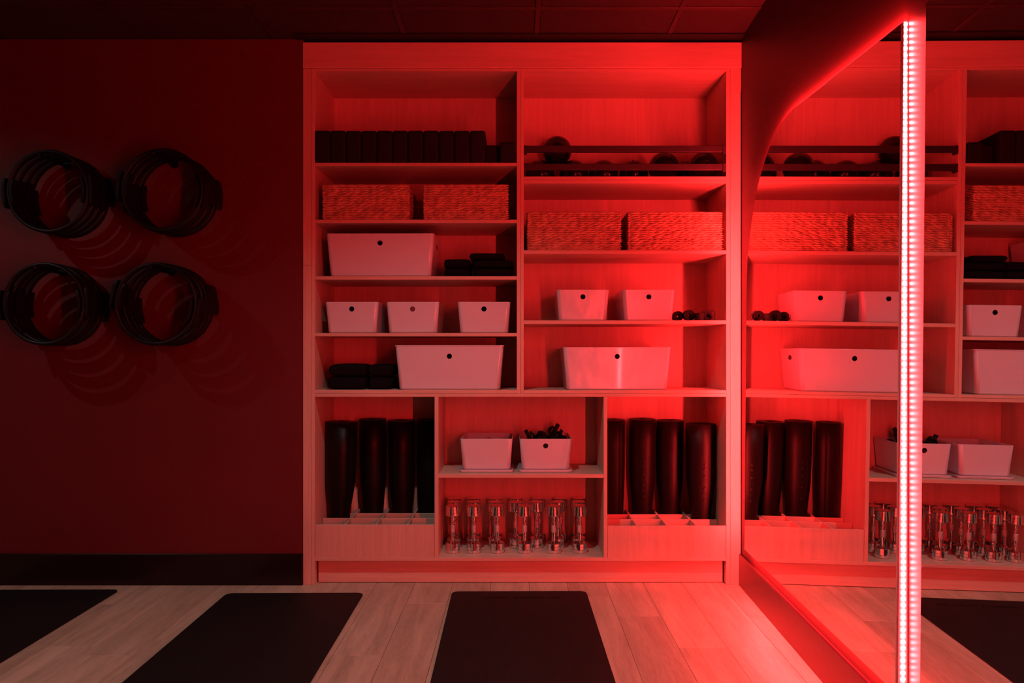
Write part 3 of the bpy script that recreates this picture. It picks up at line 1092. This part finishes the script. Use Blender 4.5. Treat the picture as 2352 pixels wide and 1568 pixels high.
# ------------------------------------------------------------------ bands in the bin
zb = Zc(1088.5) + 0.0132 + 0.0075
bx, by = Xat(1253.5, 0.05), 0.05
labs = ['standing up at the left', 'arched over the left half', 'arched over the middle', 'standing tallest at the right', 'curled at the right', 'low at the far right corner', 'low at the front of the heap']
specs = [(-0.070, 0.09, 0.172, 0.030, 0.2), (-0.020, 0.16, 0.168, 0.046, -0.3), (0.002, 0.12, 0.160, 0.050, 0.4), (0.042, 0.17, 0.195, 0.024, -0.1),
         (0.066, 0.10, 0.170, 0.028, 0.5), (0.085, 0.20, 0.140, 0.020, 0.9), (-0.01, 0.07, 0.146, 0.050, 0.05)]
for k, (dx, dy, top, half, rz) in enumerate(specs):
    o = thing('resistance_band', f'black resistance band {labs[k]} in the bin above the dumbbells', 'band', (bx + dx, by + dy, zb), (0, 0, rz), 'black bands heaped in the bin')
    P, Wd = [], []
    for i in range(25):
        a = math.pi * i / 24
        lean = 0.018 * math.sin(i * 0.4 + k)
        P.append((-half * math.cos(a) * (1.0 + 0.25 * math.sin(a * 3 + k)), lean, (top - 0.012) * math.sin(a) ** 0.8 + 0.004))
        Wd.append((0.15 * math.sin(k + i * 0.2), 1, 0.25 * math.sin(i * 0.5 + k)))
    link('band_loop', ribbon_mesh(P, Wd, 0.050, 0.0025, 'band_loop'), M_BLACK, o)
    # folded tail that sticks up like an ear
    if k in (0, 3, 4):
        e = [(0.012 * (-1 if k == 0 else 1) * j * 0.5, 0.002 * j, top - 0.045 + 0.011 * j) for j in range(6)]
        link('band_tail', ribbon_mesh(e, (1, 0.3, 0.0), 0.022, 0.003, 'band_tail'), M_BLACK, o)

# ------------------------------------------------------------------ rolled mats in the crates
GR = 'rolled black mats in the crates'
roll_a = spiral_roll(0.012, 0.0540, 0.655, 6, 1.33, 18, 'mat_roll')
roll_b = spiral_roll(0.012, 0.0540, 0.648, 6, 1.34, 18, 'mat_roll')
roll_c = spiral_roll(0.012, 0.0540, 0.652, 6, 1.15, 18, 'mat_roll')
roll_f = spiral_roll(0.014, 0.0500, 0.640, 5, 1.60, 18, 'mat_roll', 0.8)
roll_g = spiral_roll(0.014, 0.0500, 0.650, 6, 1.66, 18, 'mat_roll')
cl = [(xL + Xc(790)) / 2, (Xc(790) + Xc(863)) / 2, (Xc(863) + Xc(935)) / 2, (Xc(935) + xM0) / 2]
cr = [(xN1 + Xc(1464)) / 2, (Xc(1464) + Xc(1534)) / 2, (Xc(1534) + Xc(1602)) / 2, (Xc(1602) + xR) / 2]
yM, yBk = 0.2085, 0.332
rolls = [(cl[0], yM, roll_g, 'at the left end of the left crate, one row forward', 0),
         (cl[1], yBk, roll_a, 'second from the left in the back row of the left crate', 0), (cl[2], yBk, roll_b, 'third from the left in the back row of the left crate', 0),
         (cl[3], yBk, roll_c, 'at the right end of the back row of the left crate', 0),
         (cr[0], yBk, roll_c, 'at the left end of the back row of the right crate', 0), (cr[1], yBk, roll_a, 'with faint lettering, second in the back row of the right crate', 1),
         (cr[2], yBk, roll_b, 'third from the left in the back row of the right crate', 0),
         (cr[3], yM, roll_f, 'loosely rolled with an open flap, front right in the right crate', 2)]
for k, (x, y, me, lab, mk) in enumerate(rolls):
    tilt = 0.0300 if y > 0.3 else 0.0                # back-row rolls lean a little off the back panel
    o = thing('rolled_mat', f'black mat roll {lab}', 'rolled mat', (x, y, zBase + 0.0004), (tilt, 0.022 if me is roll_g else 0, 0), GR)
    c = link('mat_roll', me, M_ROLL, o)
    c.rotation_euler = (0, 0, rng.uniform(0, 6.28) if mk != 2 else -0.9)
    if mk:
        # column of worn marks down the front of the roll (lettering too faint to read)
        R = 0.0540 + 0.0048 if mk == 1 else 0.0500 + 0.0060
        FL = 1.33 if mk == 1 else 1.60

        def prof(z_):
            q = min(1.0, max(0.0, (z_ / 0.65 - 0.22) / 0.36))
            return 1 + (FL - 1) * (0.82 * q * q * (3 - 2 * q) + 0.18 * z_ / 0.65)
        v, f = [], []
        shapes = [(0.44, 'y'), (0.415, 't'), (0.375, 'd'), (0.345, '-'), (0.315, 'd'), (0.285, '-'), (0.255, 't')]

        def pt(ax, z, rr):
            a = -math.pi / 2 + ax / rr
            return (rr * math.cos(a), rr * math.sin(a), z)
        for zz, sh in shapes:
            b0 = len(v)
            if sh == 'd':
                q = [(0.006 * math.cos(t * math.pi / 5), zz + 0.006 * math.sin(t * math.pi / 5)) for t in range(10)]
            elif sh == '-':
                q = [(-0.012, zz - 0.001), (0.012, zz - 0.001), (0.012, zz + 0.001), (-0.012, zz + 0.001)]
            elif sh == 't':
                q = [(-0.009, zz - 0.006), (0.009, zz - 0.006), (0.0, zz + 0.008)]
            else:
                q = [(-0.008, zz + 0.008), (-0.002, zz - 0.001), (-0.002, zz - 0.01), (0.002, zz - 0.01), (0.002, zz - 0.001), (0.008, zz + 0.008), (0.0, zz + 0.003)]
            v += [pt(a, z_, R * prof(z_) + 0.0008) for a, z_ in q]
            f.append(tuple(range(b0, len(v))))
        stuff(link('printed_marks', pymesh('printed_marks', v, f), M_MARK, o))

# ------------------------------------------------------------------ chrome dumbbells
RW = 0.0362


def weight_profile(z0, z1):
    p = [(0.0, z0), (RW - 0.003, z0), (RW, z0 + 0.0025)]
    n = 3
    for k in range(1, n):
        zz = z0 + (z1 - z0) * k / n
        p += [(RW, zz - 0.0007), (RW - 0.0007, zz), (RW, zz + 0.0007)]
    p += [(RW, z1 - 0.0025), (RW - 0.003, z1), (0.0, z1)]
    return p


me_lo = lathe(weight_profile(0.0, 0.050), 32, 'lower_weight', False)
me_up = lathe(weight_profile(0.186, 0.236), 32, 'upper_weight', False)
me_rod = lathe([(0.0, 0.05), (0.016, 0.05), (0.016, 0.054), (0.0095, 0.060), (0.0085, 0.085), (0.0105, 0.098), (0.0105, 0.140), (0.0085, 0.152), (0.0095, 0.176), (0.016, 0.182), (0.016, 0.186), (0.0, 0.186)], 20, 'rod', False)
me_grip = lathe([(0.0105, 0.101), (0.0128, 0.103), (0.0136, 0.119), (0.0128, 0.135), (0.0105, 0.137)], 20, 'grip', False)
me_col = lathe([(0.008, -0.003), (0.0118, -0.002), (0.0118, 0.002), (0.008, 0.003)], 20, 'collar', False)


def make_dumbbell():
    r = bpy.data.objects.new('dumbbell', None); r.empty_display_size = 0.03; COL.objects.link(r)
    link('lower_weight', me_lo, M_CHROME, r)
    link('upper_weight', me_up, M_CHROME, r)
    link('rod', me_rod, M_CHROME, r)
    link('grip', me_grip, M_GRIP, r)
    link('collar', me_col, M_CHROME, r, (0, 0, 0.087))
    link('collar', me_col, M_CHROME, r, (0, 0, 0.149))
    return r


db0 = make_dumbbell()
rows = [('front', 0.100, (1040, 1088.5, 1142, 1204.5, 1272, 1331.5)), ('middle', 0.2, (1043, 1087.5, 1137, 1184, 1232.5, 1281.5, 1329)),
        ('back', 0.298, (1043, 1088, 1138, 1185, 1237.5, 1287.5, 1330))]
used = False
for rn, y, pxs in rows:
    for k, px in enumerate(pxs):
        o = copy_tree(db0) if used else db0
        used = True
        o.location = (Xat(px, y), y + rng.uniform(-0.003, 0.003), zBase + 0.0004)
        o.rotation_euler = (0, 0, rng.uniform(0, 6.28))
        w = ORD[k] if k < len(pxs) - 1 else 'last'
        tag(o, f'{w} upright chrome dumbbell from the left in the {rn} row', 'dumbbell', 'chrome dumbbells on the bottom shelf')
